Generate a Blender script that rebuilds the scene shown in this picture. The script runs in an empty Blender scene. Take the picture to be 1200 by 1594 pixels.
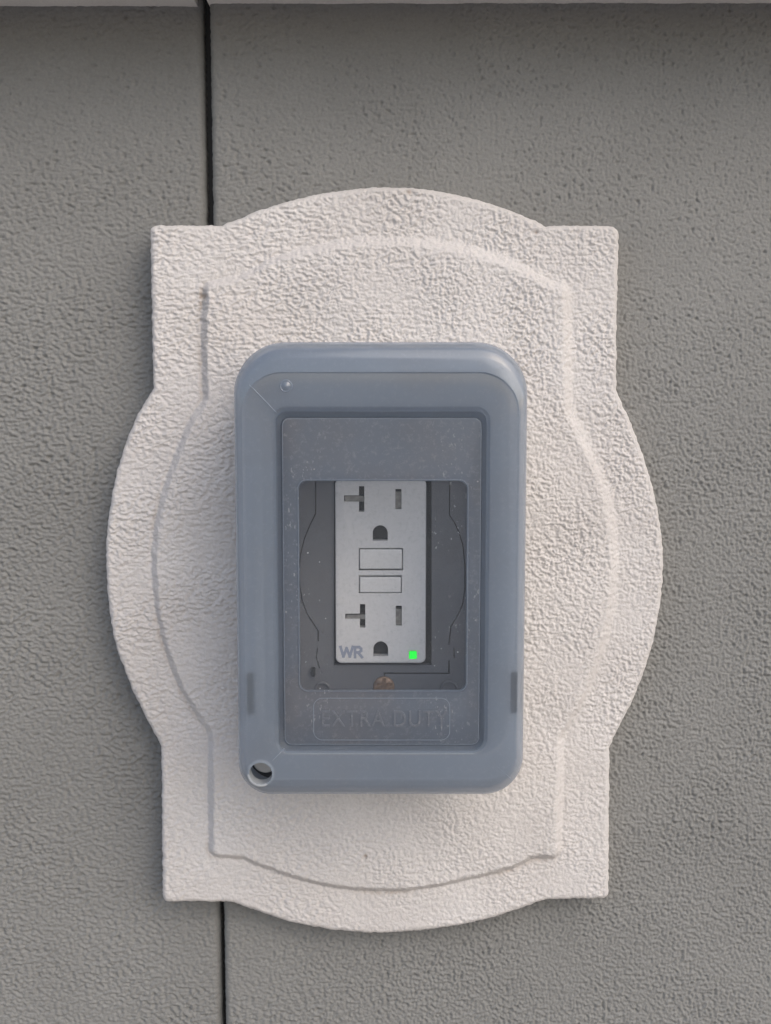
import bpy, bmesh, math
import numpy as np
from mathutils import Vector

scene = bpy.context.scene
COL = scene.collection

# ------------------------------------------------------------------ camera, world, sun
D = 0.494                      # distance from the lens to the wall face (m)
FPX = 2000.0                   # focal length in pixels of the 1200 x 1594 photograph
PITCH = math.radians(6.3)      # the camera looks slightly down
cam_d = bpy.data.cameras.new('camera')
cam_d.sensor_fit = 'VERTICAL'
cam_d.angle_y = 2 * math.atan(797 / FPX)
cam_d.clip_start = 0.01
cam_d.clip_end = 500
cam = bpy.data.objects.new('camera', cam_d)
cam.location = (0, -D, 0)
cam.rotation_euler = (math.radians(90) - PITCH, 0, 0)
COL.objects.link(cam)
scene.camera = cam

SUN_AZ, SUN_EL = math.radians(147), math.radians(37)
world = bpy.data.worlds.new('World')
scene.world = world
world.use_nodes = True
wn = world.node_tree
sky = wn.nodes.new('ShaderNodeTexSky')
sky.sky_type = 'NISHITA'
sky.sun_disc = False
sky.sun_elevation = SUN_EL
sky.sun_rotation = SUN_AZ
sky.air_density = 1.0
sky.dust_density = 2.5
wn.links.new(sky.outputs[0], wn.nodes['Background'].inputs[0])
wn.nodes['Background'].inputs[1].default_value = 0.15

sun_d = bpy.data.lights.new('sun', 'SUN')
sun_d.energy = 0.9
sun_d.angle = math.radians(58)
sun_d.color = (1.0, 0.955, 0.90)
sun = bpy.data.objects.new('sun', sun_d)
sdir = Vector((math.sin(SUN_AZ) * math.cos(SUN_EL), math.cos(SUN_AZ) * math.cos(SUN_EL), math.sin(SUN_EL)))
sun.rotation_euler = sdir.to_track_quat('Z', 'Y').to_euler()
sun.location = sdir * 3
COL.objects.link(sun)

scene.view_settings.view_transform = 'Standard'
scene.view_settings.look = 'None'
scene.view_settings.gamma = 1.0
scene.view_settings.exposure = 0.43
scene.cycles.max_bounces = 14
scene.cycles.transparent_max_bounces = 24

# ------------------------------------------------------------------ helpers
def P(px, py, d):
    """Photograph pixel -> world (x, z) on the plane d metres in front of the wall."""
    u = (np.asarray(px, float) - 600) / FPX
    v = (797 - np.asarray(py, float)) / FPX
    ry = math.cos(PITCH) + v * math.sin(PITCH)
    rz = -math.sin(PITCH) + v * math.cos(PITCH)
    t = (D - d) / ry
    return u * t, rz * t


def link(name, me, mat=None, parent=None):
    o = bpy.data.objects.new(name, me)
    COL.objects.link(o)
    if mat:
        me.materials.clear()
        me.materials.append(mat)
    if parent:
        o.parent = parent
    return o


def thing(name, label, cat, loc=(0, 0, 0)):
    o = bpy.data.objects.new(name, None)
    COL.objects.link(o)
    o.empty_display_size = 0.02
    o.location = loc
    o['label'] = label
    o['category'] = cat
    return o


def mesh_np(name, co, faces, smooth=True):
    me = bpy.data.meshes.new(name)
    co = np.ascontiguousarray(co, dtype=np.float32)
    faces = np.ascontiguousarray(faces, dtype=np.int32)
    n, k = faces.shape
    me.vertices.add(len(co))
    me.vertices.foreach_set('co', co.ravel())
    me.loops.add(n * k)
    me.loops.foreach_set('vertex_index', faces.ravel())
    me.polygons.add(n)
    me.polygons.foreach_set('loop_start', np.arange(0, n * k, k, dtype=np.int32))
    me.polygons.foreach_set('use_smooth', np.full(n, smooth))
    me.update(calc_edges=True)
    me.validate()
    return me


def noise(x, y, seed=0):
    """2-D gradient noise, about -0.7..0.7."""
    xi = np.floor(x).astype(np.int64); yi = np.floor(y).astype(np.int64)
    xf = x - xi; yf = y - yi
    def g(ix, iy, dx, dy):
        h = (ix * 374761393 + iy * 668265263 + seed * 974634777) & 0xffffffff
        h = ((h ^ (h >> 13)) * 1274126177) & 0xffffffff
        h = (h ^ (h >> 16)) & 0xffff
        a = h * (2 * math.pi / 65536)
        return np.cos(a) * dx + np.sin(a) * dy
    u = xf ** 3 * (xf * (xf * 6 - 15) + 10); v = yf ** 3 * (yf * (yf * 6 - 15) + 10)
    a = g(xi, yi, xf, yf); b = g(xi + 1, yi, xf - 1, yf)
    c = g(xi, yi + 1, xf, yf - 1); d = g(xi + 1, yi + 1, xf - 1, yf - 1)
    return (a + (b - a) * u) * (1 - v) + (c + (d - c) * u) * v


def sstep(a, b, x):
    t = np.clip((x - a) / (b - a), 0, 1)
    return t * t * (3 - 2 * t)


def rr(box, rad, d, n=12):
    """Rounded rectangle given in photo pixels at depth d (m) -> CCW world loop seen from the front."""
    l, t, r, b = box
    cx, cy = (l + r) / 2, (t + b) / 2
    xl = float(P(l, cy, d)[0]); xr = float(P(r, cy, d)[0])
    zt = float(P(cx, t, d)[1]); zb = float(P(cx, b, d)[1])
    mm = (xr - xl) / (r - l)
    if not isinstance(rad, (tuple, list)):
        rad = (rad,) * 4
    tl, tr, br, bl = [max(q, 0.02) * mm for q in rad]
    return rrw(xl, xr, zt, zb, (tl, tr, br, bl), d, n)


def rrw(xl, xr, zt, zb, rad, d, n=12):
    tl, tr, br, bl = rad
    pts = []
    for cx, cz, q, a0 in ((xl + tl, zt - tl, tl, 90), (xl + bl, zb + bl, bl, 180), (xr - br, zb + br, br, 270), (xr - tr, zt - tr, tr, 0)):
        for k in range(n + 1):
            a = math.radians(a0 + 90 * k / n)
            pts.append((cx + q * math.cos(a), -d, cz + q * math.sin(a)))
    return pts


def loops_mesh(name, loops, cap_last=True, cap_first=True, sharp=35, hole_mat=None):
    bm = bmesh.new()
    rows = [[bm.verts.new(p) for p in lp] for lp in loops]
    n = len(rows[0])
    for a, b in zip(rows[:-1], rows[1:]):
        for k in range(n):
            k2 = (k + 1) % n
            bm.faces.new((a[k], a[k2], b[k2], b[k]))
    if cap_last:
        bm.faces.new(rows[-1])
    if cap_first:
        bm.faces.new(list(reversed(rows[0])))
    bmesh.ops.remove_doubles(bm, verts=bm.verts, dist=1e-7)
    me = bpy.data.meshes.new(name)
    bm.to_mesh(me); bm.free()
    me.shade_smooth()
    me.set_sharp_from_angle(angle=math.radians(sharp))
    return me


def prism(name, polys, d0, d1):
    """Closed prisms of pixel polygons (CCW seen from the front), from depth d0 (back) to d1 (front)."""
    bm = bmesh.new()
    for poly in polys:
        c = []
        dm = d1
        pts = [P(x, y, dm) for x, y in poly]
        area = sum(pts[i][0] * pts[(i + 1) % len(pts)][1] - pts[(i + 1) % len(pts)][0] * pts[i][1] for i in range(len(pts)))
        if area < 0:
            pts = pts[::-1]
        f = [bm.verts.new((float(x), -d1, float(z))) for x, z in pts]
        k = [bm.verts.new((float(x), -d0, float(z))) for x, z in pts]
        n = len(f)
        bm.faces.new(f); bm.faces.new(k[::-1])
        for i in range(n):
            j = (i + 1) % n
            bm.faces.new((k[i], k[j], f[j], f[i]))
    bmesh.ops.recalc_face_normals(bm, faces=bm.faces)
    me = bpy.data.meshes.new(name)
    bm.to_mesh(me); bm.free()
    return me


def apply_mods(o):
    dg = bpy.context.evaluated_depsgraph_get()
    me = bpy.data.meshes.new_from_object(o.evaluated_get(dg))
    o.modifiers.clear()
    o.data = me


def cut(o, cutter_me):
    c = bpy.data.objects.new('cutter', cutter_me)
    COL.objects.link(c)
    m = o.modifiers.new('b', 'BOOLEAN')
    m.operation = 'DIFFERENCE'; m.solver = 'EXACT'; m.object = c; m.use_self = True
    bpy.context.view_layer.update()
    apply_mods(o)
    bpy.data.objects.remove(c)
    o.data.shade_smooth()
    o.data.set_sharp_from_angle(angle=math.radians(30))


def box_px(l, t, r, b):
    return [(l, t), (l, b), (r, b), (r, t)]


def text_mesh(body, px_box, d, extrude, bevel=0.0, spacing=1.0, offset=0.0):
    cu = bpy.data.curves.new('lettering', 'FONT')
    cu.body = body
    cu.size = 1.0
    cu.space_character = spacing
    cu.offset = offset
    o = bpy.data.objects.new('tmp', cu)
    COL.objects.link(o)
    bpy.context.view_layer.update()
    me0 = bpy.data.meshes.new_from_object(o.evaluated_get(bpy.context.evaluated_depsgraph_get()))
    bpy.data.objects.remove(o)
    co = np.array([v.co[:] for v in me0.vertices])
    x0, x1, y0, y1 = co[:, 0].min(), co[:, 0].max(), co[:, 1].min(), co[:, 1].max()
    l, t, r, b = px_box
    X0, Z1 = P(l, t, d); X1, Z0 = P(r, b, d)
    bm = bmesh.new(); bm.from_mesh(me0)
    for v in bm.verts:
        x = X0 + (v.co.x - x0) / (x1 - x0) * (X1 - X0)
        z = Z0 + (v.co.y - y0) / (y1 - y0) * (Z1 - Z0)
        v.co = (float(x), -d, float(z))
    bmesh.ops.recalc_face_normals(bm, faces=bm.faces)
    ret = bmesh.ops.extrude_face_region(bm, geom=bm.faces[:])
    for v in [g for g in ret['geom'] if isinstance(g, bmesh.types.BMVert)]:
        v.co.y -= extrude
    bmesh.ops.recalc_face_normals(bm, faces=bm.faces)
    me = bpy.data.meshes.new('lettering')
    bm.to_mesh(me); bm.free()
    return me


# ------------------------------------------------------------------ materials
def new_mat(name):
    m = bpy.data.materials.new(name)
    m.use_nodes = True
    nt = m.node_tree
    return m, nt, nt.nodes['Principled BSDF']


def N(nt, typ, **kw):
    n = nt.nodes.new(typ)
    for k, v in kw.items():
        if k in n.inputs:
            n.inputs[k].default_value = v
        else:
            setattr(n, k, v)
    return n


def obj_co(nt):
    return N(nt, 'ShaderNodeTexCoord').outputs['Object']


def ramp(nt, fac, stops):
    r = N(nt, 'ShaderNodeValToRGB')
    e = r.color_ramp.elements
    while len(e) < len(stops):
        e.new(0.5)
    for i, (p, c) in enumerate(stops):
        e[i].position = p
        e[i].color = c if len(c) == 4 else (*c, 1)
    nt.links.new(fac, r.inputs[0])
    return r.outputs[0]


def mixc(nt, fac, a, b):
    m = N(nt, 'ShaderNodeMix', data_type='RGBA')
    if isinstance(fac, (int, float)):
        m.inputs[0].default_value = fac
    else:
        nt.links.new(fac, m.inputs[0])
    for s, v in ((6, a), (7, b)):
        if isinstance(v, tuple):
            m.inputs[s].default_value = (*v, 1) if len(v) == 3 else v
        else:
            nt.links.new(v, m.inputs[s])
    return m.outputs[2]


def paint_mat(name, c1, c2, scale, bump, bscale, rough=0.75, dirt=None):
    m, nt, b = new_mat(name)
    co = obj_co(nt)
    n1 = N(nt, 'ShaderNodeTexNoise', Scale=scale, Detail=5.0, Roughness=0.6)
    nt.links.new(co, n1.inputs['Vector'])
    c = ramp(nt, n1.outputs['Fac'], [(0.3, c1), (0.7, c2)])
    # fine mottling of the paint
    n3 = N(nt, 'ShaderNodeTexNoise', Scale=900.0, Detail=3.0, Roughness=0.7)
    nt.links.new(co, n3.inputs['Vector'])
    g = ramp(nt, n3.outputs['Fac'], [(0.3, (0.90, 0.90, 0.90)), (0.7, (1.05, 1.05, 1.05))])
    mm = N(nt, 'ShaderNodeMix', data_type='RGBA', blend_type='MULTIPLY')
    mm.inputs[0].default_value = 1.0
    nt.links.new(c, mm.inputs[6]); nt.links.new(g, mm.inputs[7])
    c = mm.outputs[2]
    if dirt:
        at = N(nt, 'ShaderNodeAttribute', attribute_name='dirt')
        c = mixc(nt, at.outputs['Fac'], c, dirt)
    nt.links.new(c, b.inputs['Base Color'])
    b.inputs['Roughness'].default_value = rough
    b.inputs['Specular IOR Level'].default_value = 0.3
    n2 = N(nt, 'ShaderNodeTexNoise', Scale=bscale, Detail=3.0, Roughness=0.6)
    nt.links.new(co, n2.inputs['Vector'])
    bp = N(nt, 'ShaderNodeBump', Strength=bump, Distance=0.0003)
    nt.links.new(n2.outputs['Fac'], bp.inputs['Height'])
    nt.links.new(bp.outputs[0], b.inputs['Normal'])
    return m


M_wall = paint_mat('grey_wall_paint', (0.192, 0.192, 0.185), (0.220, 0.220, 0.212), 14, 0.85, 1500, 0.72)
M_plate = paint_mat('cream_textured_paint', (0.515, 0.488, 0.472), (0.572, 0.548, 0.534), 22, 0.85, 1500, 0.78, dirt=(0.33, 0.28, 0.24))
M_trim = paint_mat('cream_trim_paint', (0.72, 0.69, 0.65), (0.80, 0.77, 0.73), 20, 0.3, 900, 0.6)
M_ground = paint_mat('pale_concrete', (0.34, 0.315, 0.29), (0.42, 0.39, 0.36), 3, 0.3, 200, 0.9)


def plastic(name, col, rough=0.4, spec=0.5, var=1.0):
    m, nt, b = new_mat(name)
    co = obj_co(nt)
    n1 = N(nt, 'ShaderNodeTexNoise', Scale=130.0, Detail=4.0, Roughness=0.6)
    nt.links.new(co, n1.inputs['Vector'])
    c = ramp(nt, n1.outputs['Fac'], [(0.3, tuple(v * (1 - 0.07 * var) for v in col)), (0.7, tuple(v * (1 + 0.05 * var) for v in col))])
    nt.links.new(c, b.inputs['Base Color'])
    b.inputs['Roughness'].default_value = rough
    b.inputs['Specular IOR Level'].default_value = spec
    return m


def frosted(name, col, trans, rough, dust=0.0, dust_col=(0.30, 0.27, 0.24), translucent=0.45, tl_col=(0.66, 0.72, 0.79), tint=(0.95, 0.97, 1.0), specks=0.0, brown=0.0, seed=0.0, coat=0.0):
    """Tinted frosted polycarbonate: diffuse haze + light passing through + clear part + gloss + dust."""
    m, nt, b = new_mat(name)
    out = nt.nodes['Material Output']
    co0 = obj_co(nt)
    mp = N(nt, 'ShaderNodeMapping'); mp.inputs['Location'].default_value = (seed, seed * 2, seed)
    nt.links.new(co0, mp.inputs[0]); co = mp.outputs[0]
    n1 = N(nt, 'ShaderNodeTexNoise', Scale=45.0, Detail=6.0, Roughness=0.62)
    nt.links.new(co, n1.inputs['Vector'])
    base = ramp(nt, n1.outputs['Fac'], [(0.3, tuple(v * 0.93 for v in col)), (0.7, tuple(v * 1.07 for v in col))])
    if brown:
        n4 = N(nt, 'ShaderNodeTexNoise', Scale=28.0, Detail=4.0, Roughness=0.6)
        nt.links.new(co, n4.inputs['Vector'])
        f = ramp(nt, n4.outputs['Fac'], [(0.48, (0, 0, 0)), (0.68, (brown, brown, brown))])
        base = mixc(nt, f, base, (0.20, 0.155, 0.12))
    cloud = None
    if dust:
        n2 = N(nt, 'ShaderNodeTexNoise', Scale=700.0, Detail=4.0, Roughness=0.75)
        nt.links.new(co, n2.inputs['Vector'])
        cloud = ramp(nt, n2.outputs['Fac'], [(0.52, (0, 0, 0)), (0.70, (dust, dust, dust))])
        base = mixc(nt, cloud, base, dust_col)
    sp = None
    if specks:
        v = N(nt, 'ShaderNodeTexVoronoi', Scale=520.0)
        nt.links.new(co, v.inputs['Vector'])
        a = ramp(nt, v.outputs['Distance'], [(0.10, (1, 1, 1)), (0.17, (0, 0, 0))])
        sx = N(nt, 'ShaderNodeSeparateColor')
        nt.links.new(v.outputs['Color'], sx.inputs[0])
        c2 = ramp(nt, sx.outputs[0], [(1 - specks - 0.01, (0, 0, 0)), (1 - specks, (1, 1, 1))])
        mu = N(nt, 'ShaderNodeMath', operation='MULTIPLY')
        nt.links.new(a, mu.inputs[0]); nt.links.new(c2, mu.inputs[1])
        sp = mu.outputs[0]
        # dried water streaks and lint, gathered in patches
        mp2 = N(nt, 'ShaderNodeMapping'); mp2.inputs['Scale'].default_value = (1.0, 1.0, 0.55)
        mp2.inputs['Rotation'].default_value = (0, 0.5, 0)
        nt.links.new(co, mp2.inputs[0])
        fl = N(nt, 'ShaderNodeTexNoise', Scale=1100.0, Detail=2.0, Roughness=0.5)
        nt.links.new(mp2.outputs[0], fl.inputs['Vector'])
        pa = N(nt, 'ShaderNodeTexNoise', Scale=60.0, Detail=3.0)
        nt.links.new(co, pa.inputs['Vector'])
        pr_ = ramp(nt, pa.outputs['Fac'], [(0.45, (0.1, 0.1, 0.1)), (0.65, (1, 1, 1))])
        fr_ = ramp(nt, fl.outputs['Fac'], [(0.64, (0, 0, 0)), (0.72, (0.55, 0.55, 0.55))])
        m3 = N(nt, 'ShaderNodeMath', operation='MULTIPLY')
        nt.links.new(pr_, m3.inputs[0]); nt.links.new(fr_, m3.inputs[1])
        # heavier towards the sides of the window, where wiping does not reach
        xyz = N(nt, 'ShaderNodeSeparateXYZ'); nt.links.new(co0, xyz.inputs[0])
        ax = N(nt, 'ShaderNodeMath', operation='ADD'); ax.inputs[1].default_value = 0.0015
        nt.links.new(xyz.outputs[0], ax.inputs[0])
        ab = N(nt, 'ShaderNodeMath', operation='ABSOLUTE'); nt.links.new(ax.outputs[0], ab.inputs[0])
        edge = N(nt, 'ShaderNodeMapRange'); nt.links.new(ab.outputs[0], edge.inputs[0])
        edge.inputs[1].default_value = 0.0145; edge.inputs[2].default_value = 0.018
        edge.inputs[3].default_value = 0.06; edge.inputs[4].default_value = 1.0
        m3b = N(nt, 'ShaderNodeMath', operation='MULTIPLY')
        nt.links.new(m3.outputs[0], m3b.inputs[0]); nt.links.new(edge.outputs[0], m3b.inputs[1])
        spb = N(nt, 'ShaderNodeMath', operation='MULTIPLY')
        nt.links.new(sp, spb.inputs[0]); nt.links.new(edge.outputs[0], spb.inputs[1])
        sp = spb.outputs[0]; m3 = m3b
        m4 = N(nt, 'ShaderNodeMath', operation='MAXIMUM')
        nt.links.new(m3.outputs[0], m4.inputs[0]); nt.links.new(sp, m4.inputs[1])
        sp = m4.outputs[0]
        base = mixc(nt, sp, base, (0.42, 0.40, 0.37))
    nt.links.new(base, b.inputs['Base Color'])
    b.inputs['Roughness'].default_value = rough
    b.inputs['Specular IOR Level'].default_value = 0.5
    b.inputs['Coat Weight'].default_value = coat
    b.inputs['Coat Roughness'].default_value = 0.09
    b.inputs['Coat IOR'].default_value = 1.95
    n3 = N(nt, 'ShaderNodeTexNoise', Scale=420.0, Detail=3.0, Roughness=0.6)
    nt.links.new(co, n3.inputs['Vector'])
    bp = N(nt, 'ShaderNodeBump', Strength=0.10, Distance=0.0003)
    nt.links.new(n3.outputs['Fac'], bp.inputs['Height'])
    nt.links.new(bp.outputs[0], b.inputs['Normal'])
    tl = N(nt, 'ShaderNodeBsdfTranslucent'); tl.inputs[0].default_value = (*tl_col, 1)
    mx = N(nt, 'ShaderNodeMixShader'); mx.inputs[0].default_value = translucent
    nt.links.new(b.outputs[0], mx.inputs[1]); nt.links.new(tl.outputs[0], mx.inputs[2])
    tr = N(nt, 'ShaderNodeBsdfTransparent'); tr.inputs[0].default_value = (*tint, 1)
    mx2 = N(nt, 'ShaderNodeMixShader')
    f = N(nt, 'ShaderNodeMath', operation='SUBTRACT'); f.use_clamp = True
    f.inputs[0].default_value = trans
    if cloud is not None:
        mul = N(nt, 'ShaderNodeMath', operation='MULTIPLY'); mul.inputs[1].default_value = 0.8
        nt.links.new(cloud, mul.inputs[0])
        add = N(nt, 'ShaderNodeMath', operation='ADD')
        nt.links.new(mul.outputs[0], add.inputs[0])
        if sp is not None:
            nt.links.new(sp, add.inputs[1])
        else:
            add.inputs[1].default_value = 0.0
        nt.links.new(add.outputs[0], f.inputs[1])
    else:
        f.inputs[1].default_value = 0.0
    nt.links.new(f.outputs[0], mx2.inputs[0])
    nt.links.new(mx.outputs[0], mx2.inputs[1]); nt.links.new(tr.outputs[0], mx2.inputs[2])
    nt.links.new(mx2.outputs[0], out.inputs[0])
    return m


M_rim = frosted('blue_grey_frosted_plastic', (0.215, 0.252, 0.300), 0.40, 0.17, dust=0.06, brown=0.16, coat=1.0)
M_panel = frosted('darkened_frosted_plastic', (0.150, 0.172, 0.208), 0.34, 0.38, dust=0.20, specks=0.012, brown=0.28, translucent=0.35, seed=0.31)  # same plastic as the frame, colour darkened for the dim interior behind
M_window = frosted('dusty_clear_plastic', (0.19, 0.205, 0.225), 0.90, 0.28, dust=0.10, specks=0.03, brown=0.3, translucent=0.5, tint=(1.0, 1.0, 1.0), seed=0.77)
M_edge = frosted('pale_highlight_plastic', (0.32, 0.36, 0.41), 0.3, 0.25, dust=0.2)  # paler plastic for thin edge lines, highlight put into the colour
M_panel_text = frosted('raised_lettering_plastic', (0.20, 0.21, 0.23), 0.34, 0.3, dust=0.3, translucent=0.35, seed=0.3)  # paler than the panel, so the letters' lit edges are painted in
M_white = plastic('white_receptacle_plastic', (0.64, 0.64, 0.65), 0.35, var=0.25)
M_button = plastic('white_button_plastic', (0.68, 0.68, 0.685), 0.3, var=0.25)
M_insert = plastic('dark_grey_insert_plastic', (0.125, 0.13, 0.145), 0.5)
M_base = plastic('grey_base_plastic', (0.34, 0.345, 0.35), 0.5)
M_post = plastic('pale_grey_post_plastic', (0.42, 0.41, 0.39), 0.5)
M_sleeve = plastic('pale_sleeve_plastic', (0.36, 0.38, 0.40), 0.3)
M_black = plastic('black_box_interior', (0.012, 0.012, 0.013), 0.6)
M_tab = plastic('dark_latch_plastic', (0.02, 0.022, 0.025), 0.6)
M_text = plastic('blue_grey_ink', (0.27, 0.30, 0.38), 0.6)


def metal(name, col, rough):
    m, nt, b = new_mat(name)
    co = obj_co(nt)
    n1 = N(nt, 'ShaderNodeTexNoise', Scale=600.0, Detail=4.0)
    nt.links.new(co, n1.inputs['Vector'])
    c = ramp(nt, n1.outputs['Fac'], [(0.3, tuple(v * 0.6 for v in col)), (0.7, tuple(v * 1.1 for v in col))])
    nt.links.new(c, b.inputs['Base Color'])
    b.inputs['Metallic'].default_value = 0.7
    b.inputs['Roughness'].default_value = rough
    return m


M_contact = metal('dull_contact_metal', (0.27, 0.265, 0.255), 0.5)
M_screw = metal('rusty_brass', (0.33, 0.23, 0.165), 0.55)
M_led, nt_, b_ = new_mat('green_led')
b_.inputs['Base Color'].default_value = (0.0, 0.5, 0.05, 1)
b_.inputs['Emission Color'].default_value = (0.0, 1.0, 0.03, 1)
b_.inputs['Emission Strength'].default_value = 0.78

# ------------------------------------------------------------------ ground
me = mesh_np('ground', [(-60, -60, -0.52), (60, -60, -0.52), (60, 0.02, -0.52), (-60, 0.02, -0.52)], [(0, 1, 2, 3)], False)
o = link('ground', me, M_ground)
o['kind'] = 'structure'

# ------------------------------------------------------------------ the wall: backing, two cladding panels, trim ledge
wall = thing('wall', 'dark grey textured wall of two vertical panels meeting at a narrow black joint', 'wall')
TX, TZ = P(600, 5, 0.0)
Z_TRIM = float(TZ)


def joint_x(pa, pb, z):
    """x of the joint edge through the pixels pa (top) and pb (bottom)."""
    x0, z0 = P(*pa, 0.0); x1, z1 = P(*pb, 0.0)
    return x0 + (x1 - x0) * (z - z0) / (z1 - z0)


def axis(a, b, step, lo, hi):
    fine = np.arange(a, b, step)
    left = a - np.cumsum(np.geomspace(step * 2, 0.08, 30)); left = left[left > lo][::-1]
    right = b + np.cumsum(np.geomspace(step * 2, 0.08, 30)); right = right[right < hi]
    return np.concatenate([[lo], left, fine, right, [hi]])


def gx_(x):
    """the grain is drawn out sideways towards the left"""
    w = 0.02
    return x + 0.34 * w * np.log1p(np.exp(-(x + 0.02) / w))


def wall_relief(x, z):
    x = gx_(x)
    # pitted paint: smoother and pin-holed at the top, knobbier lower down and on the left
    low = sstep(0.09, -0.02, z + 0.25 * (x - 0.0))
    w = noise(x / 0.006, z / 0.006, 5) * 0.0009
    n1 = noise((x + w) / 0.00155, (z - w) / 0.00145, 1)
    n2 = noise(x / 0.00105, z / 0.0011, 2)
    n3 = noise(x / 0.028, z / 0.028, 3)
    n = n1 * 0.75 + n2 * 0.35
    knob = np.tanh(n * 2.6) * 0.5
    pit = -np.clip(-n - 0.20, 0, 1) * 2.4
    h = (pit * (0.75 - 0.2 * low) + knob * (0.26 + 0.36 * low)) * (0.8 + 0.7 * n3)
    h = h + n2 * (0.22 + 0.18 * low) + noise(x / 0.0007, z / 0.0007, 4) * 0.15
    return h * 0.00130 + n3 * 0.00025


STEP = 0.00038
zv = axis(float(P(600, 1640, 0)[1]), Z_TRIM, STEP, -0.519, Z_TRIM + 0.35)
hx0, hz1 = P(275, 380, 0); hx1, hz0 = P(925, 1375, 0)
PANEL_BACK = 0.011


def panel(sign, edge_px, x_in, x_far, R, sunk=0.0):
    off = axis(0.0, x_in, STEP, -1e-9, x_far)
    off = off[off >= 0]
    off = np.concatenate([[0, 0.00012, 0.00025], off[off > 0.0003]])
    xe = joint_x(edge_px[0], edge_px[1], zv) + noise(zv / 0.006, zv * 0 + sign, 61) * 0.0003 + noise(zv / 0.0016, zv * 0 + sign, 62) * 0.0003
    X = xe[None, :] + sign * off[:, None]
    Z = np.broadcast_to(zv[None, :], X.shape)
    H = wall_relief(X, Z)
    H = H * sstep(0, 0.004, off)[:, None]
    q = np.clip(off, 0, R)
    drop = R - np.sqrt(np.maximum(R * R - (R - q) ** 2, 0))
    H = H - drop[:, None] * 0.9
    co = np.stack([X, sunk - H, Z], -1).reshape(-1, 3)
    nx, nz = X.shape
    # side of the board running back into the joint
    side = np.stack([xe, np.full(nz, PANEL_BACK), zv], -1)
    co = np.concatenate([co, side])
    idx = np.arange(nx * nz).reshape(nx, nz)
    a, b, c, d = idx[:-1, :-1], idx[1:, :-1], idx[1:, 1:], idx[:-1, 1:]
    xm, zm = X[:-1, :-1], Z[:-1, :-1]
    keep = ~((xm > hx0) & (xm < hx1) & (zm > hz0) & (zm < hz1))
    f = np.stack([a[keep], b[keep], c[keep], d[keep]], -1)
    s0 = nx * nz + np.arange(nz - 1)
    fs = np.stack([s0, idx[0, :-1], idx[0, 1:], s0 + 1], -1)
    f = np.concatenate([f, fs])
    if sign < 0:
        f = f[:, ::-1]
    # recentre on the pieces' own depth: nothing to do, wall origin is the world origin
    return mesh_np('wall_panel', co, f)


pl = panel(-1, ((313, 5), (343.5, 1590)), 0.095, 0.7, 0.0036, 0.0042)
link('panel', pl, M_wall, wall)
pr = panel(+1, ((325.5, 5), (350.5, 1590)), 0.235, 0.9, 0.0030)
link('panel', pr, M_wall, wall)
me = mesh_np('backing', [(-0.8, PANEL_BACK, -0.519), (1.0, PANEL_BACK, -0.519), (1.0, PANEL_BACK, Z_TRIM + 0.35), (-0.8, PANEL_BACK, Z_TRIM + 0.35)], [(0, 1, 2, 3)], False)
link('backing', me, M_black, wall)
TR = 0.058
trim = thing('trim', 'cream trim board running along the top edge of the grey wall, parted at the joint', 'trim', (0, 0, Z_TRIM))
prof = [(0.010, 0), (-TR + 0.0015, -0.0002), (-TR, 0.0013), (-TR, 0.088), (-TR + 0.002, 0.09), (0.010, 0.09)]
rng = np.random.default_rng(3)
xg0, xg1 = float(P(305, 4, 0)[0]), float(P(324, 4, 0)[0])
for xa_, xb_ in ((-0.8, xg0), (xg1, 1.0)):
    bm = bmesh.new(); rows = []
    for i, x in enumerate(np.linspace(xa_, xb_, 300)):
        j = float(noise(np.array(x / 0.02), np.array(0.5), 9)) * 0.0004 + float(rng.normal(0, 0.00007))
        rows.append([bm.verts.new((x, y, z + j)) for y, z in prof])
    for a, b in zip(rows[:-1], rows[1:]):
        for k in range(len(prof)):
            k2 = (k + 1) % len(prof)
            bm.faces.new((a[k], b[k], b[k2], a[k2]))
    bm.faces.new(rows[0]); bm.faces.new(rows[-1][::-1])
    bmesh.ops.recalc_face_normals(bm, faces=bm.faces)
    me = bpy.data.meshes.new('board'); bm.to_mesh(me); bm.free()
    link('board', me, M_trim, trim)

# ------------------------------------------------------------------ cream mounting block
T1, T2 = 0.0135, 0.0171


def spline(pts, n=14):
    """Catmull-Rom through the points (open)."""
    p = [np.array(q, float) for q in pts]
    p = [2 * p[0] - p[1]] + p + [2 * p[-1] - p[-2]]
    out = []
    for i in range(1, len(p) - 2):
        for k in range(n):
            t = k / n
            out.append(0.5 * ((2 * p[i]) + (-p[i - 1] + p[i + 1]) * t + (2 * p[i - 1] - 5 * p[i] + 4 * p[i + 1] - p[i + 2]) * t * t + (-p[i - 1] + 3 * p[i] - 3 * p[i + 1] + p[i + 2]) * t ** 3))
    out.append(p[-2])
    return [tuple(q) for q in out]


def corner(cx, cy, r, a0, a1, n=6):
    return [(cx + r * math.cos(math.radians(a0 + (a1 - a0) * k / n)), cy - r * math.sin(math.radians(a0 + (a1 - a0) * k / n))) for k in range(n + 1)]


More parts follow.
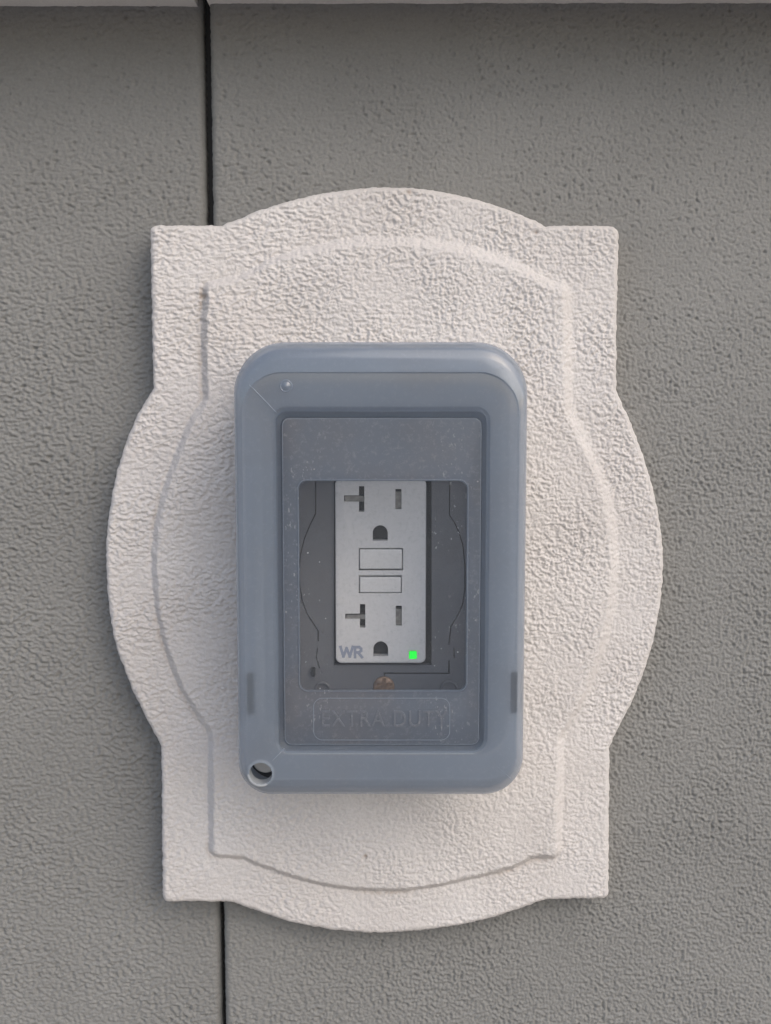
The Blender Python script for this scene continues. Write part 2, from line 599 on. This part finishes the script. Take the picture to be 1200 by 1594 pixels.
outer = (spline([(850, 351), (800, 329), (745, 311), (690, 298), (640, 292), (590, 291), (540, 295), (480, 305), (420, 321), (380, 336), (346, 350)])
         + corner(244, 361, 11, 90, 180)
         + [(235, 480), (236, 540)]
         + spline([(238, 604), (222, 630), (205, 663), (188, 710), (175, 760), (166, 820), (164, 880), (168, 940), (178, 1000), (195, 1050), (217, 1100), (250, 1163)])
         + [(251, 1280)] + corner(263, 1394, 11, 180, 270)
         + spline([(362, 1406), (395, 1418), (440, 1433), (500, 1446), (560, 1453), (620, 1453), (680, 1447), (750, 1434), (800, 1419), (848, 1402)])
         + corner(938, 1390, 10, 270, 360)
         + [(949, 1250)]
         + spline([(950, 1162), (968, 1125), (988, 1085), (1007, 1035), (1022, 980), (1031, 920), (1033, 865), (1026, 800), (1010, 735), (988, 672), (960, 608)])
         + [(961, 500)] + corner(951, 364, 13, 0, 90))
inner = (spline([(855, 440), (800, 413), (740, 393), (680, 381), (610, 376), (540, 379), (470, 392), (420, 408), (375, 432)])
         + corner(336, 456, 16, 90, 180)
         + [(318, 540)]
         + spline([(321, 622), (297, 660), (272, 720), (253, 780), (242, 840), (241, 890), (247, 950), (261, 1010), (284, 1070), (328, 1140)])
         + [(329, 1220)] + corner(341, 1320, 12, 180, 270)
         + spline([(378, 1334), (420, 1351), (480, 1370), (540, 1381), (600, 1384), (660, 1380), (740, 1364), (800, 1347), (826, 1334)])
         + corner(860, 1324, 9, 270, 360)
         + spline([(872, 1148), (905, 1090), (932, 1020), (950, 950), (956, 880), (953, 820), (940, 760), (918, 705), (884, 640)])
         + [(883, 560)] + corner(869, 458, 13, 0, 90))


def to_world(poly, d):
    a = np.array(poly)
    x, z = P(a[:, 0], a[:, 1], d)
    return np.stack([x, z], -1)


def sdf(px, pz, poly):
    """Signed distance (negative inside) and nearest outline point."""
    A = poly; B = np.roll(poly, -1, 0)
    E = B - A
    L2 = (E ** 2).sum(1) + 1e-18
    dist = np.empty(len(px)); near = np.empty((len(px), 2)); ins = np.zeros(len(px), bool)
    for s in range(0, len(px), 16000):
        x = px[s:s + 16000, None]; z = pz[s:s + 16000, None]
        wx = x - A[None, :, 0]; wz = z - A[None, :, 1]
        t = np.clip((wx * E[:, 0] + wz * E[:, 1]) / L2, 0, 1)
        dx = wx - t * E[:, 0]; dz = wz - t * E[:, 1]
        d2 = dx * dx + dz * dz
        k = d2.argmin(1); r = np.arange(len(k))
        dist[s:s + 16000] = np.sqrt(d2[r, k])
        near[s:s + 16000, 0] = A[k, 0] + t[r, k] * E[k, 0]
        near[s:s + 16000, 1] = A[k, 1] + t[r, k] * E[k, 1]
        c1 = (A[None, :, 1] > z) != (B[None, :, 1] > z)
        xi = A[:, 0] + (z - A[:, 1]) * E[:, 0] / np.where(E[:, 1] == 0, 1e-12, E[:, 1])
        ins[s:s + 16000] = ((c1 & (x < xi)).sum(1) % 2) == 1
    return np.where(ins, -dist, dist), near


WO = to_world(outer, T1 - 0.0005)
WI = to_world(inner, T1 + 0.001)
# the outline itself is a little ragged, as textured paint is
for it in range(2):
    mid = (WO + np.roll(WO, -1, 0)) / 2
    seg = np.linalg.norm(WO - np.roll(WO, -1, 0), axis=1)
    WO2 = []
    for p, m_, l_ in zip(WO, mid, seg):
        WO2.append(p)
        if l_ > 0.0035:
            WO2.append(m_)
    WO = np.array(WO2)
gs = 0.00030
gx = np.arange(WO[:, 0].min() - 2 * gs, WO[:, 0].max() + 2 * gs, gs)
gz = np.arange(WO[:, 1].min() - 2 * gs, WO[:, 1].max() + 2 * gs, gs)
GX, GZ = np.meshgrid(gx, gz, indexing='ij')
fx, fz = GX.ravel(), GZ.ravel()
rag = noise(fx / 0.0030, fz / 0.0030, 21) * 0.00042 + noise(fx / 0.0013, fz / 0.0013, 22) * 0.00022
so, near = sdf(fx, fz, WO)
so_r = so + rag
si, _ = sdf(fx, fz, WI)
inside = so_r < 0
nx, nz = GX.shape
idx = np.arange(nx * nz).reshape(nx, nz)
a, b, c, d = idx[:-1, :-1], idx[1:, :-1], idx[1:, 1:], idx[:-1, 1:]
cnt = inside[a].astype(int) + inside[b] + inside[c] + inside[d]
keep = cnt >= 1
F = np.stack([a[keep], b[keep], c[keep], d[keep]], -1)


def plate_height(x, z, so, si):
    dd = np.clip(-so, 0, None)
    R = 0.0022
    q = np.clip(dd, 0, R)
    h = T1 - (R - np.sqrt(np.maximum(R * R - (R - q) ** 2, 0)))
    # inner raised field with a soft sloping shoulder and a fine crease at its foot
    w = noise(x / 0.03, z / 0.03, 33)
    si = si + noise(x / 0.0035, z / 0.0035, 34) * 0.0004 + noise(x / 0.0014, z / 0.0014, 35) * 0.0003
    side = sstep(-0.03, 0.06, x + 0.5 * (z + 0.02))
    wd = 0.0016 + 0.0009 * side + 0.0003 * w
    t_ = np.clip((wd - si) / (2 * wd), 0, 1); s = t_ * t_ * (3 - 2 * t_)
    h += (T2 - T1) * s * (0.85 + 0.35 * w)
    h -= (0.00022 - 0.00022 * side) * np.exp(-((si - wd) / 0.0006) ** 2)
    band = np.exp(-(si / 0.0024) ** 2)
    x0_ = x; x = gx_(x)
    wx = noise(x / 0.005, z / 0.005, 31) * 0.0011
    wz = noise(x / 0.005, z / 0.005, 32) * 0.0011
    n1 = noise((x + wx) / 0.00185, (z + wz) / 0.00165, 11)
    n2 = noise((x - wz) / 0.00098, (z + wx) / 0.00090, 12)
    n3 = noise(x / 0.02, z / 0.02, 13)
    n4 = noise(x / 0.0007, z / 0.0007, 14)
    n = n1 + 0.55 * n2
    rel = np.tanh(n * 3.0) * 0.55 + 0.30 * (0.35 - np.abs(n1)) + n2 * 0.45 + n4 * 0.20
    x = x0_
    amp = 0.00070 * (0.85 + 0.8 * n3) * (1 - 0.30 * band)
    # smoother, heavier paint low on the block
    amp = amp * (0.62 + 0.38 * sstep(-0.155, -0.085, z))
    h += rel * amp * sstep(0.0002, 0.002, dd) + n3 * 0.0003
    for px, py, r, dep in ((637, 299, 0.0012, -0.0010), (569, 1328, 0.0008, -0.0009), (636, 294, 0.0008, 0.0004), (835, 362, 0.0007, -0.0005), (948, 800, 0.0009, -0.0006), (951, 815, 0.0008, -0.0006), (838, 1330, 0.002, -0.0006), (318, 462, 0.0016, -0.0009)):
        X, Z = P(px, py, T1)
        h += dep * np.exp(-((x - X) ** 2 + (z - Z) ** 2) / r ** 2)
    return h


# snap the outside ring of vertices onto the outline
used = np.zeros(nx * nz, bool); used[F.ravel()] = True
snap = used & ~inside
# move along the outward gradient onto the ragged outline
g0 = np.stack([fx - near[:, 0], fz - near[:, 1]], -1)
ln = np.linalg.norm(g0, axis=1, keepdims=True) + 1e-12
outward = g0 / ln * np.sign(so)[:, None]
X2 = fx.copy(); Z2 = fz.copy()
X2[snap] -= outward[snap, 0] * so_r[snap]
Z2[snap] -= outward[snap, 1] * so_r[snap]
S2 = so_r.copy(); S2[snap] = 0
H = plate_height(X2, Z2, S2, si)
remap = -np.ones(nx * nz, int); ids = np.nonzero(used)[0]; remap[ids] = np.arange(len(ids))
co = np.stack([X2[ids], -H[ids], Z2[ids]], -1)
F = remap[F]
# skirt back to the wall
E = np.concatenate([F[:, [0, 1]], F[:, [1, 2]], F[:, [2, 3]], F[:, [3, 0]]])
key = np.sort(E, 1); kk = key[:, 0] * 10000000 + key[:, 1]
u, inv, ct = np.unique(kk, return_inverse=True, return_counts=True)
be = E[ct[inv] == 1]
bv = np.unique(be); m2 = -np.ones(len(co), int)
ring = [co]
base_n = len(co); prev = bv
mp = {v: i for i, v in enumerate(bv)}
bi = np.array([[mp[p], mp[q]] for p, q in be])
layers = []
front_y = co[bv, 1]
for lay, fr in enumerate((0.35, 0.7, 1.0)):
    c_ = co[bv].copy()
    yy = front_y * (1 - fr) + 0.005 * fr
    c_[:, 1] = yy
    jj = noise(c_[:, 0] / 0.002 + lay * 7, c_[:, 2] / 0.002, 40 + lay) * 0.0003
    c_[:, 0] += jj; c_[:, 2] += jj * 0.7
    ring.append(c_)
fs = []
cur = bv
for lay in range(3):
    nxt = base_n + lay * len(bv) + np.arange(len(bv))
    fs.append(np.stack([cur[bi[:, 1]], cur[bi[:, 0]], nxt[bi[:, 0]], nxt[bi[:, 1]]], -1))
    cur = nxt
co = np.concatenate(ring); F = np.concatenate([F] + fs)
me = mesh_np('mounting_block', co, F)
# dirt caught in the crease at a few places (colour attribute)
nd = base_n
x_, z_ = X2[ids], Z2[ids]
sI = si[ids]
crease = np.exp(-((sI - 0.0019) / 0.0008) ** 2)
dirt = np.zeros(len(co))
patch = np.zeros(nd)
for px, py, r in ((317, 470, 0.006), (318, 560, 0.006), (320, 610, 0.005), (258, 800, 0.009), (262, 1000, 0.008), (300, 1090, 0.010), (835, 1334, 0.006), (790, 1352, 0.006), (330, 1325, 0.004), (600, 1386, 0.012)):
    X, Z = P(px, py, T1)
    patch = np.maximum(patch, np.exp(-((x_ - X) ** 2 + (z_ - Z) ** 2) / r ** 2))
patch = patch * np.clip(0.6 + noise(x_ / 0.0015, z_ / 0.0015, 51) * 1.2, 0, 1)
spots = np.zeros(nd)
for px, py, r in ((637, 299, 0.0010), (569, 1328, 0.0008), (835, 362, 0.0006), (318, 462, 0.0012), (430, 1020, 0.0004)):
    X, Z = P(px, py, T1)
    spots = np.maximum(spots, np.exp(-((x_ - X) ** 2 + (z_ - Z) ** 2) / r ** 2))
# faint warm stain in broad patches
wide = np.clip(noise(x_ / 0.035, z_ / 0.035, 52) * 1.2, 0, 1) * 0.10
dirt[:nd] = np.clip(crease * patch * 0.75 + spots * 0.9 + wide, 0, 1)
at = me.attributes.new('dirt', 'FLOAT', 'POINT')
at.data.foreach_set('value', dirt.astype(np.float32))
blk = link('mounting_block', me, M_plate)
blk['label'] = 'cream textured mounting block with curved bulging edges fixed flat on the grey wall'
blk['category'] = 'mounting block'

# ------------------------------------------------------------------ outlet cover
cover = thing('outlet_cover', 'deep blue grey frosted plastic weatherproof cover with a dusty clear window, on the cream block', 'outlet cover')
DF = 0.075
OUT = (367.5, 532.5, 817.5, 1236)
RO = (80, 80, 62, 52)


def ins(l, t, r, b, rad, dmm):
    return rr((OUT[0] + l, OUT[1] + t, OUT[2] - r, OUT[3] - b), rad, dmm / 1000)


front0 = ins(0, 0, 0, 0, RO, 67.0)
back = [(x, -0.031, z) for x, y, z in front0]
mid = [(x, -0.050, z) for x, y, z in front0]
def crease(lp_):
    """the shallow moulded step exists only along the top edge and round the right shoulder"""
    zt_ = max(p[2] for p in lp_); x0_ = min(p[0] for p in lp_); w_ = max(p[0] for p in lp_) - x0_
    return [(x, y + 0.00045 * float(sstep(0.030, 0.004, zt_ - z)) * (0.5 + 0.5 * float(sstep(0.0, 0.3, (x - x0_) / w_))), z) for x, y, z in lp_]


rim_loops = [
    back, mid, front0,
    ins(0.2, 0.9, 0.2, 0.8, RO, 69.2),
    ins(0.7, 3.2, 0.7, 2.6, tuple(r - 1.0 for r in RO), 71.0),
    ins(1.5, 6.8, 1.5, 5.0, tuple(r - 2 for r in RO), 72.3),
    ins(2.5, 11.0, 2.5, 7.5, tuple(r - 4 for r in RO), 73.35),
    ins(2.9, 12.6, 2.9, 8.2, tuple(r - 4.5 for r in RO), 73.55),
    ins(5.0, 23.0, 5.0, 12.6, tuple(r - 9 for r in RO), 74.36),
    ins(5.8, 24.6, 5.8, 13.6, tuple(r - 10 for r in RO), 74.45),
    ins(8.5, 36, 8.5, 18, tuple(r - 14 for r in RO), 74.78),
    ins(12, 46.5, 12, 22, tuple(r - 18 for r in RO), 75.05),
    crease(ins(14, 48.5, 14, 24, tuple(r - 19 for r in RO), 75.0)),
    crease(ins(17, 51.5, 17, 27, tuple(r - 20 for r in RO), 75.0)),
    rr((421, 627, 766, 1176), (26, 26, 26, 22), 0.0750),
    rr((426, 633, 761, 1172), (22, 22, 24, 20), 0.0748),
    rr((430, 637.5, 757.5, 1169), (19, 19, 21, 17), 0.0740),
    rr((432.5, 640.5, 755.5, 1167.5), (16, 16, 19, 15), 0.0725),
    rr((432.5, 641, 756, 1168), (15, 15, 18, 14), 0.0685),
    rr((439.7, 649.7, 748.8, 1160.3), (13, 13, 15, 12), 0.0683),
]
me = loops_mesh('lid_frame', rim_loops, cap_last=False, cap_first=False, sharp=28)
frame = link('lid_frame', me, M_rim, cover)
m = frame.modifiers.new('s', 'SOLIDIFY'); m.thickness = 0.0020; m.offset = -1
bpy.context.view_layer.update()
apply_mods(frame)


def cyl_loops(px, py, d_at, r_px, d0, d1, n=40):
    cx, cz = P(px, py, d_at); r = r_px / FPX * (D - d_at)
    def lp(d, rr_):
        return [(cx + rr_ * math.cos(2 * math.pi * k / n), -d, cz + rr_ * math.sin(2 * math.pi * k / n)) for k in range(n)]
    return lp, r


lp, r = cyl_loops(405.5, 1205, DF, 18.5, 0, 0)
cut(frame, loops_mesh('hole', [lp(0.060, r), lp(0.080, r)]))
# sleeve of the padlock hole: a tube behind the face
sl = [lp(0.0690, r + 0.0008), lp(0.0743, r + 0.0008), lp(0.0746, r + 0.0004), lp(0.0746, r - 0.00004), lp(0.0690, r - 0.00004), lp(0.0688, r + 0.0004)]
link('hole_sleeve', loops_mesh('hole_sleeve', sl + [sl[0]], False, False), M_sleeve, cover)
# post behind the hole
lp2, r2 = cyl_loops(413, 1184, 0.060, 20.5, 0, 0)
link('latch_post', loops_mesh('latch_post', [lp2(0.029, r2), lp2(0.0596, r2), lp2(0.060, r2 - 0.0004)]), M_post, cover)

lp4, r4 = cyl_loops(408, 1203, 0.056, 20, 0, 0)  # black disc added to stand in for the darkness inside the hole
link('hole_shade_disc', loops_mesh('hole_shade_disc', [lp4(0.050, r4), lp4(0.056, r4)]), M_tab, cover)

# raised centre panel and its window
pan = [
    rr((440, 650, 748.5, 1160), (12, 12, 14, 11), 0.0675),
    rr((440.2, 650.2, 748.3, 1159.8), (12, 12, 14, 11), 0.0716),
    rr((440.9, 650.9, 747.6, 1159), (11, 11, 13, 10), 0.0721),
    rr((442.2, 652.2, 746.3, 1157.8), (10, 10, 12, 9), 0.0722),
    rr((463, 745.5, 729, 1077.5), 15, 0.0722),
    rr((464.5, 747, 727.5, 1076), 14, 0.0725),
    rr((466, 748.5, 726, 1074.5), 13, 0.0722),
    rr((466.6, 749.1, 725.4, 1073.9), 13, 0.0712),
]
fp = link('front_panel', loops_mesh('front_panel', pan, False, False, 28), M_panel, cover)
m = fp.modifiers.new('s', 'SOLIDIFY'); m.thickness = 0.0016; m.offset = -1
bpy.context.view_layer.update(); apply_mods(fp)
win = [rr((466.9, 749.4, 725.1, 1073.6), 13, 0.0702), rr((466.9, 749.4, 725.1, 1073.6), 13, 0.0713)]
link('window_pane', loops_mesh('window_pane', win), M_window, cover)
# thin ridges in a paler colour that paints edge highlights: panel, window, nameplate
def ridge(name, box, rad, d, w, h, mat=None):
    l, t, r_, b = box
    lp_ = [rr((l - w, t - w, r_ + w, b + w), rad + w, d - 0.0002), rr((l - w * .5, t - w * .5, r_ + w * .5, b + w * .5), rad + w * .5, d + h),
           rr((l + w * .5, t + w * .5, r_ - w * .5, b - w * .5), rad - w * .5, d + h), rr((l + w, t + w, r_ - w, b - w), rad - w, d - 0.0002)]
    return link(name, loops_mesh(name, lp_, False, False, 60), mat or M_edge, cover)
ridge('panel_edge_highlight', (441.6, 651.6, 746.9, 1158.6), 11, 0.0721, 0.7, 0.00015)
ridge('window_edge_highlight', (464.6, 747.2, 727.4, 1076), 14, 0.0724, 0.6, 0.00012)
ridge('nameplate_border', (488, 1087, 700, 1152), 14, 0.0722, 0.8, 0.00022)
lt = link('embossed_lettering', text_mesh('EXTRA DUTY', (501, 1106, 696, 1131), 0.07215, 0.0004, spacing=1.12), M_panel_text, cover)
lt['label'] = 'raised lettering EXTRA DUTY in the same plastic'

# moulded dimple, corner seams, scratch
lp3, r3 = cyl_loops(445, 601, 0.0749, 9.5, 0, 0)
dim = [lp3(0.0745, r3 * 1.15), lp3(0.0752, r3), lp3(0.0752, r3 * 0.86), lp3(0.0749, r3 * 0.78), lp3(0.07505, r3 * 0.55), lp3(0.0754, r3 * 0.35), lp3(0.0755, r3 * 0.12)]
link('moulded_dimple', loops_mesh('moulded_dimple', dim, True, False, 80), M_rim, cover)


def bead(name, a, b_, d, w, mat, h=0.00012):
    x0, z0 = P(*a, d); x1, z1 = P(*b_, d)
    v = np.array([x1 - x0, z1 - z0]); L = np.linalg.norm(v); v /= L; p = np.array([-v[1], v[0]]) * w
    pts = []
    co_ = []
    for s in np.linspace(0, 1, 5):
        k = math.sin(math.pi * min(max(s, 0.06), 0.94)) ** 0.4
        c_ = np.array([x0 + (x1 - x0) * s, z0 + (z1 - z0) * s])
        for q, hh in ((-1, -0.0003), (-.5, h), (.5, h), (1, -0.0003)):
            co_.append((c_[0] + p[0] * q * k, -(d + hh), c_[1] + p[1] * q * k))
    fc = [(i * 4 + j, i * 4 + 4 + j, i * 4 + 5 + j, i * 4 + 1 + j) for i in range(4) for j in range(3)]
    me_ = bpy.data.meshes.new(name); me_.from_pydata(co_, [], fc)
    bm_ = bmesh.new(); bm_.from_mesh(me_); bmesh.ops.recalc_face_normals(bm_, faces=bm_.faces); bm_.to_mesh(me_); bm_.free()
    me_.shade_smooth()
    return link(name, me_, mat, cover)


bead('mould_seam', (388, 599), (430, 642), 0.0749, 0.00026, M_edge, 0.0002)
bead('mould_seam', (443, 1165), (424, 1184), 0.0749, 0.00024, M_edge, 0.0002)
bead('mould_seam', (770, 1190), (797, 1214), 0.0749, 0.00012, M_rim)
bead('scratch', (616, 572), (634, 575), 0.0745, 0.00030, M_sleeve, 0.0002)
bead('scratch', (646, 572), (785, 573), 0.0745, 0.00022, M_edge, 0.0001)

# latch tabs moulded inside the frame wall
for l_, r_, t_, b_2 in ((384, 395, 1047, 1112), (795, 805, 1046, 1110)):
    lo = [rr((l_, t_, r_, b_2), 3, 0.0715), rr((l_, t_, r_, b_2), 3, 0.0742), rr((l_ + 1, t_ + 1, r_ - 1, b_2 - 1), 2, 0.07445)]
    link('latch_tab', loops_mesh('latch_tab', lo), M_tab, cover)

# base box behind the lid
xs_ = [p[0] for p in front0]; zs_ = [p[2] for p in front0]
xl, xr_, zt, zb = min(xs_) + 0.002, max(xs_) - 0.002, max(zs_) - 0.002, min(zs_) + 0.002
def brect(i, d, r0=0.012):
    q = max(r0 - i, 0.001)
    return rrw(xl + i, xr_ - i, zt - i, zb + i, (q,) * 4, d)
bl_ = [brect(0, 0.0165), brect(0, 0.0305), brect(0.0005, 0.031), brect(0.003, 0.031), brect(0.0035, 0.0305), brect(0.0035, 0.022)]
link('base', loops_mesh('base', bl_, False, False), M_base, cover)

# insert plate in the base with receptacle opening and moulded parting lines
I0, I1 = 0.0215, 0.0240
ipl = link('insert_plate', loops_mesh('insert_plate', [brect(0.0036, I0), brect(0.0036, I1)]), M_insert, cover)
cut(ipl, prism('c', [box_px(519.5, 743, 672, 1037)], I0 - 0.002, I1 + 0.002))


def gpoly(pts, w):
    """thin polyline as a list of quads (px)"""
    out = []
    for (x0, y0), (x1, y1) in zip(pts[:-1], pts[1:]):
        dx, dy = x1 - x0, y1 - y0; L = math.hypot(dx, dy)
        ex, ey = dx / L * w * 0.45, dy / L * w * 0.45
        nx_, ny_ = -dy / L * w / 2, dx / L * w / 2
        out.append([(x0 - ex + nx_, y0 - ey + ny_), (x0 - ex - nx_, y0 - ey - ny_), (x1 + ex - nx_, y1 + ey - ny_), (x1 + ex + nx_, y1 + ey + ny_)])
    return out


arcL = [(491, 690), (491, 800), (482, 818), (473, 840), (467, 865), (465, 890), (466, 912), (470, 936), (478, 957), (488, 972), (495, 983), (495, 998)]
arcR = [(700, 700), (700, 803), (708, 815), (715, 830), (721, 850), (724, 880), (724, 920), (720, 942), (712, 960), (702, 976), (699, 1004)]
low = [(699, 1030), (699, 1049), (598, 1049), (598, 1056)]
for line, w in ((arcL, 1.7), (arcR, 1.6), (low, 2.2), ([(494, 1010), (492, 1024), (497, 1040)], 1.5), ([(707, 1010), (707, 1024)], 1.5)):
    for q in gpoly(line, w):
        pass
    cut(ipl, prism('c', gpoly(line, w), I0 - 0.001, I1 + 0.001))
back_me = loops_mesh('back_box', [brect(0.0037, 0.0185), brect(0.0037, 0.0192)])
link('back_box', back_me, M_black, cover)
# small bosses on the insert
for px, py, r_ in ((502, 1072, 12), (699, 1072, 14)):
    q, rq = cyl_loops(px, py, I1, r_, 0, 0)
    link('screw_boss', loops_mesh('screw_boss', [q(I1 - 0.0005, rq), q(I1 + 0.0012, rq), q(I1 + 0.0014, rq * 0.85), q(I1 + 0.0002, rq * 0.75)]), M_insert, cover)
lo = [rr((484, 1038, 491, 1053), 3, I1 - 0.0005), rr((484, 1038, 491, 1053), 3, I1 + 0.002), rr((485, 1039, 490, 1052), 2, I1 + 0.0023)]
link('locating_lug', loops_mesh('locating_lug', lo), M_tab, cover)

# screw at the foot of the receptacle
q, rq = cyl_loops(597.5, 1071, I1 + 0.002, 17, 0, 0)
sc = [q(I1 - 0.001, rq)] + [q(I1 + 0.0004 + 0.0009 * math.sin(a), rq * math.cos(a)) for a in np.linspace(0, 1.35, 8)]
screw = link('screw', loops_mesh('screw', sc, sharp=50), M_screw, cover)
cut(screw, prism('c', [box_px(585, 1068, 611, 1073)], I1 + 0.0001, I1 + 0.006))
cut(screw, prism('c', [box_px(594.5, 1061, 600.5, 1081)], I1 + 0.0001, I1 + 0.006))

# ------------------------------------------------------------------ receptacle
rec = thing('receptacle', 'white ground fault power receptacle with two sockets and green light, behind the window', 'power outlet')
R1 = 0.0265
face_l = [rr((522, 746, 663, 1032), (8, 8, 9, 9), 0.0205), rr((522, 746, 663, 1032), (8, 8, 9, 9), R1 - 0.0006),
          rr((522.8, 746.8, 662.2, 1031.2), (8, 8, 9, 9), R1 - 0.00015), rr((524.5, 748.5, 660.5, 1029.5), (7, 7, 8, 8), R1)]
face = link('face', loops_mesh('face', face_l, sharp=50), M_white, rec)


def tslot(x0, xa, xb, y0, ya, yb, y1):
    return [(xa, y0), (xa, ya), (x0, ya), (x0, yb), (xa, yb), (xa, y1), (xb, y1), (xb, y0)]


def dhole(l, t, r, b):
    cx, q = (l + r) / 2, (r - l) / 2
    return [(l, b), (r, b), (r, t + q)] + [(cx + q * math.cos(a), t + q - q * math.sin(a)) for a in np.linspace(0, math.pi, 13)[1:-1]] + [(l, t + q)]


cuts = [tslot(535, 558.5, 567, 757, 771.5, 781.5, 797), box_px(615.5, 761.5, 625, 793), dhole(580, 818, 603.5, 842),
        tslot(537, 560, 568.5, 941, 956, 964.5, 978), box_px(616, 943.5, 625.5, 975), dhole(581, 999, 604, 1022.5)]
cut(face, prism('c', cuts, R1 - 0.0048, R1 + 0.001))
pockets = [box_px(558.5, 853.5, 627.5, 888.5), box_px(558.5, 896, 625.5, 924)]
cut(face, prism('c', pockets, R1 - 0.0035, R1 + 0.001))
cut(face, prism('c', [box_px(636.5, 1013.5, 649, 1026.5)], R1 - 0.0015, R1 + 0.001))
for l_, t_, r_, b_2 in ((559.8, 854.8, 625.9, 885.6), (560.0, 898.0, 624.0, 922.2)):
    bx = (l_, t_, r_, b_2)
    lo = [rr(bx, 1.5, R1 - 0.0036), rr(bx, 1.5, R1 + 0.0003), rr((l_ + .7, t_ + .7, r_ - .7, b_2 - .7), 1.0, R1 + 0.0007), rr((l_ + 2, t_ + 2, r_ - 2, b_2 - 2), 0.8, R1 + 0.0008)]
    link('button', loops_mesh('button', lo, sharp=30), M_button, rec)
# contacts seen down the slots
dk = R1 - 0.0046
for cpoly in (cuts[0], cuts[1], cuts[3], cuts[4]):
    a_ = np.array(cpoly, float)
    link('contact', prism('contact', [box_px(a_[:, 0].min() + 0.3, a_[:, 1].min() + 4, a_[:, 0].max() - 0.3, a_[:, 1].max() - 2)] if len(cpoly) == 4 else
         [box_px(a_[:, 0].min() + 1.5, a_[2, 1] + 0.6, a_[:, 0].max() - 0.3, a_[3, 1] - 0.6)], R1 - 0.0046, R1 - 0.0012), M_contact, rec)
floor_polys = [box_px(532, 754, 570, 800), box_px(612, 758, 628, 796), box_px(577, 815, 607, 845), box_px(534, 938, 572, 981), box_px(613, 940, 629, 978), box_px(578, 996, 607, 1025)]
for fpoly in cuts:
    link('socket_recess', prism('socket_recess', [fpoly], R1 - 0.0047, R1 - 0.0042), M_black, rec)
led = [rr((637, 1014, 648.5, 1026), 2, R1 - 0.0014), rr((637, 1014, 648.5, 1026), 2, R1 - 0.0001), rr((638.2, 1015.2, 647.3, 1024.8), 1.5, R1 + 0.0003)]
o = link('indicator_light', loops_mesh('indicator_light', led, sharp=40), M_led, rec)
o['label'] = 'small square green light, lit'
def strokes(paths, d, w, h):
    """letters as short bars, each a hair prouder than the last so that no two faces coincide"""
    bm_ = bmesh.new(); k_ = 0
    for path in paths:
        for q in gpoly(path, w):
            m_ = prism('q', [q], d - 0.0001, d + h + k_ * 0.000004); bm_.from_mesh(m_); bpy.data.meshes.remove(m_); k_ += 1
    me_ = bpy.data.meshes.new('lettering'); bm_.to_mesh(me_); bm_.free()
    return me_


WRp = [[(530, 1007), (534.5, 1022), (539.5, 1009), (544.5, 1022), (549, 1007)],
       [(552.5, 1023), (552.5, 1007.5), (559, 1007.5), (562, 1010), (562, 1013), (559, 1015.5), (553, 1015.5)], [(557.5, 1016), (563.5, 1023)]]
o = link('lettering', strokes(WRp, R1, 4.2, 0.00005), M_text, rec)
o['label'] = 'printed letters WR in blue grey'
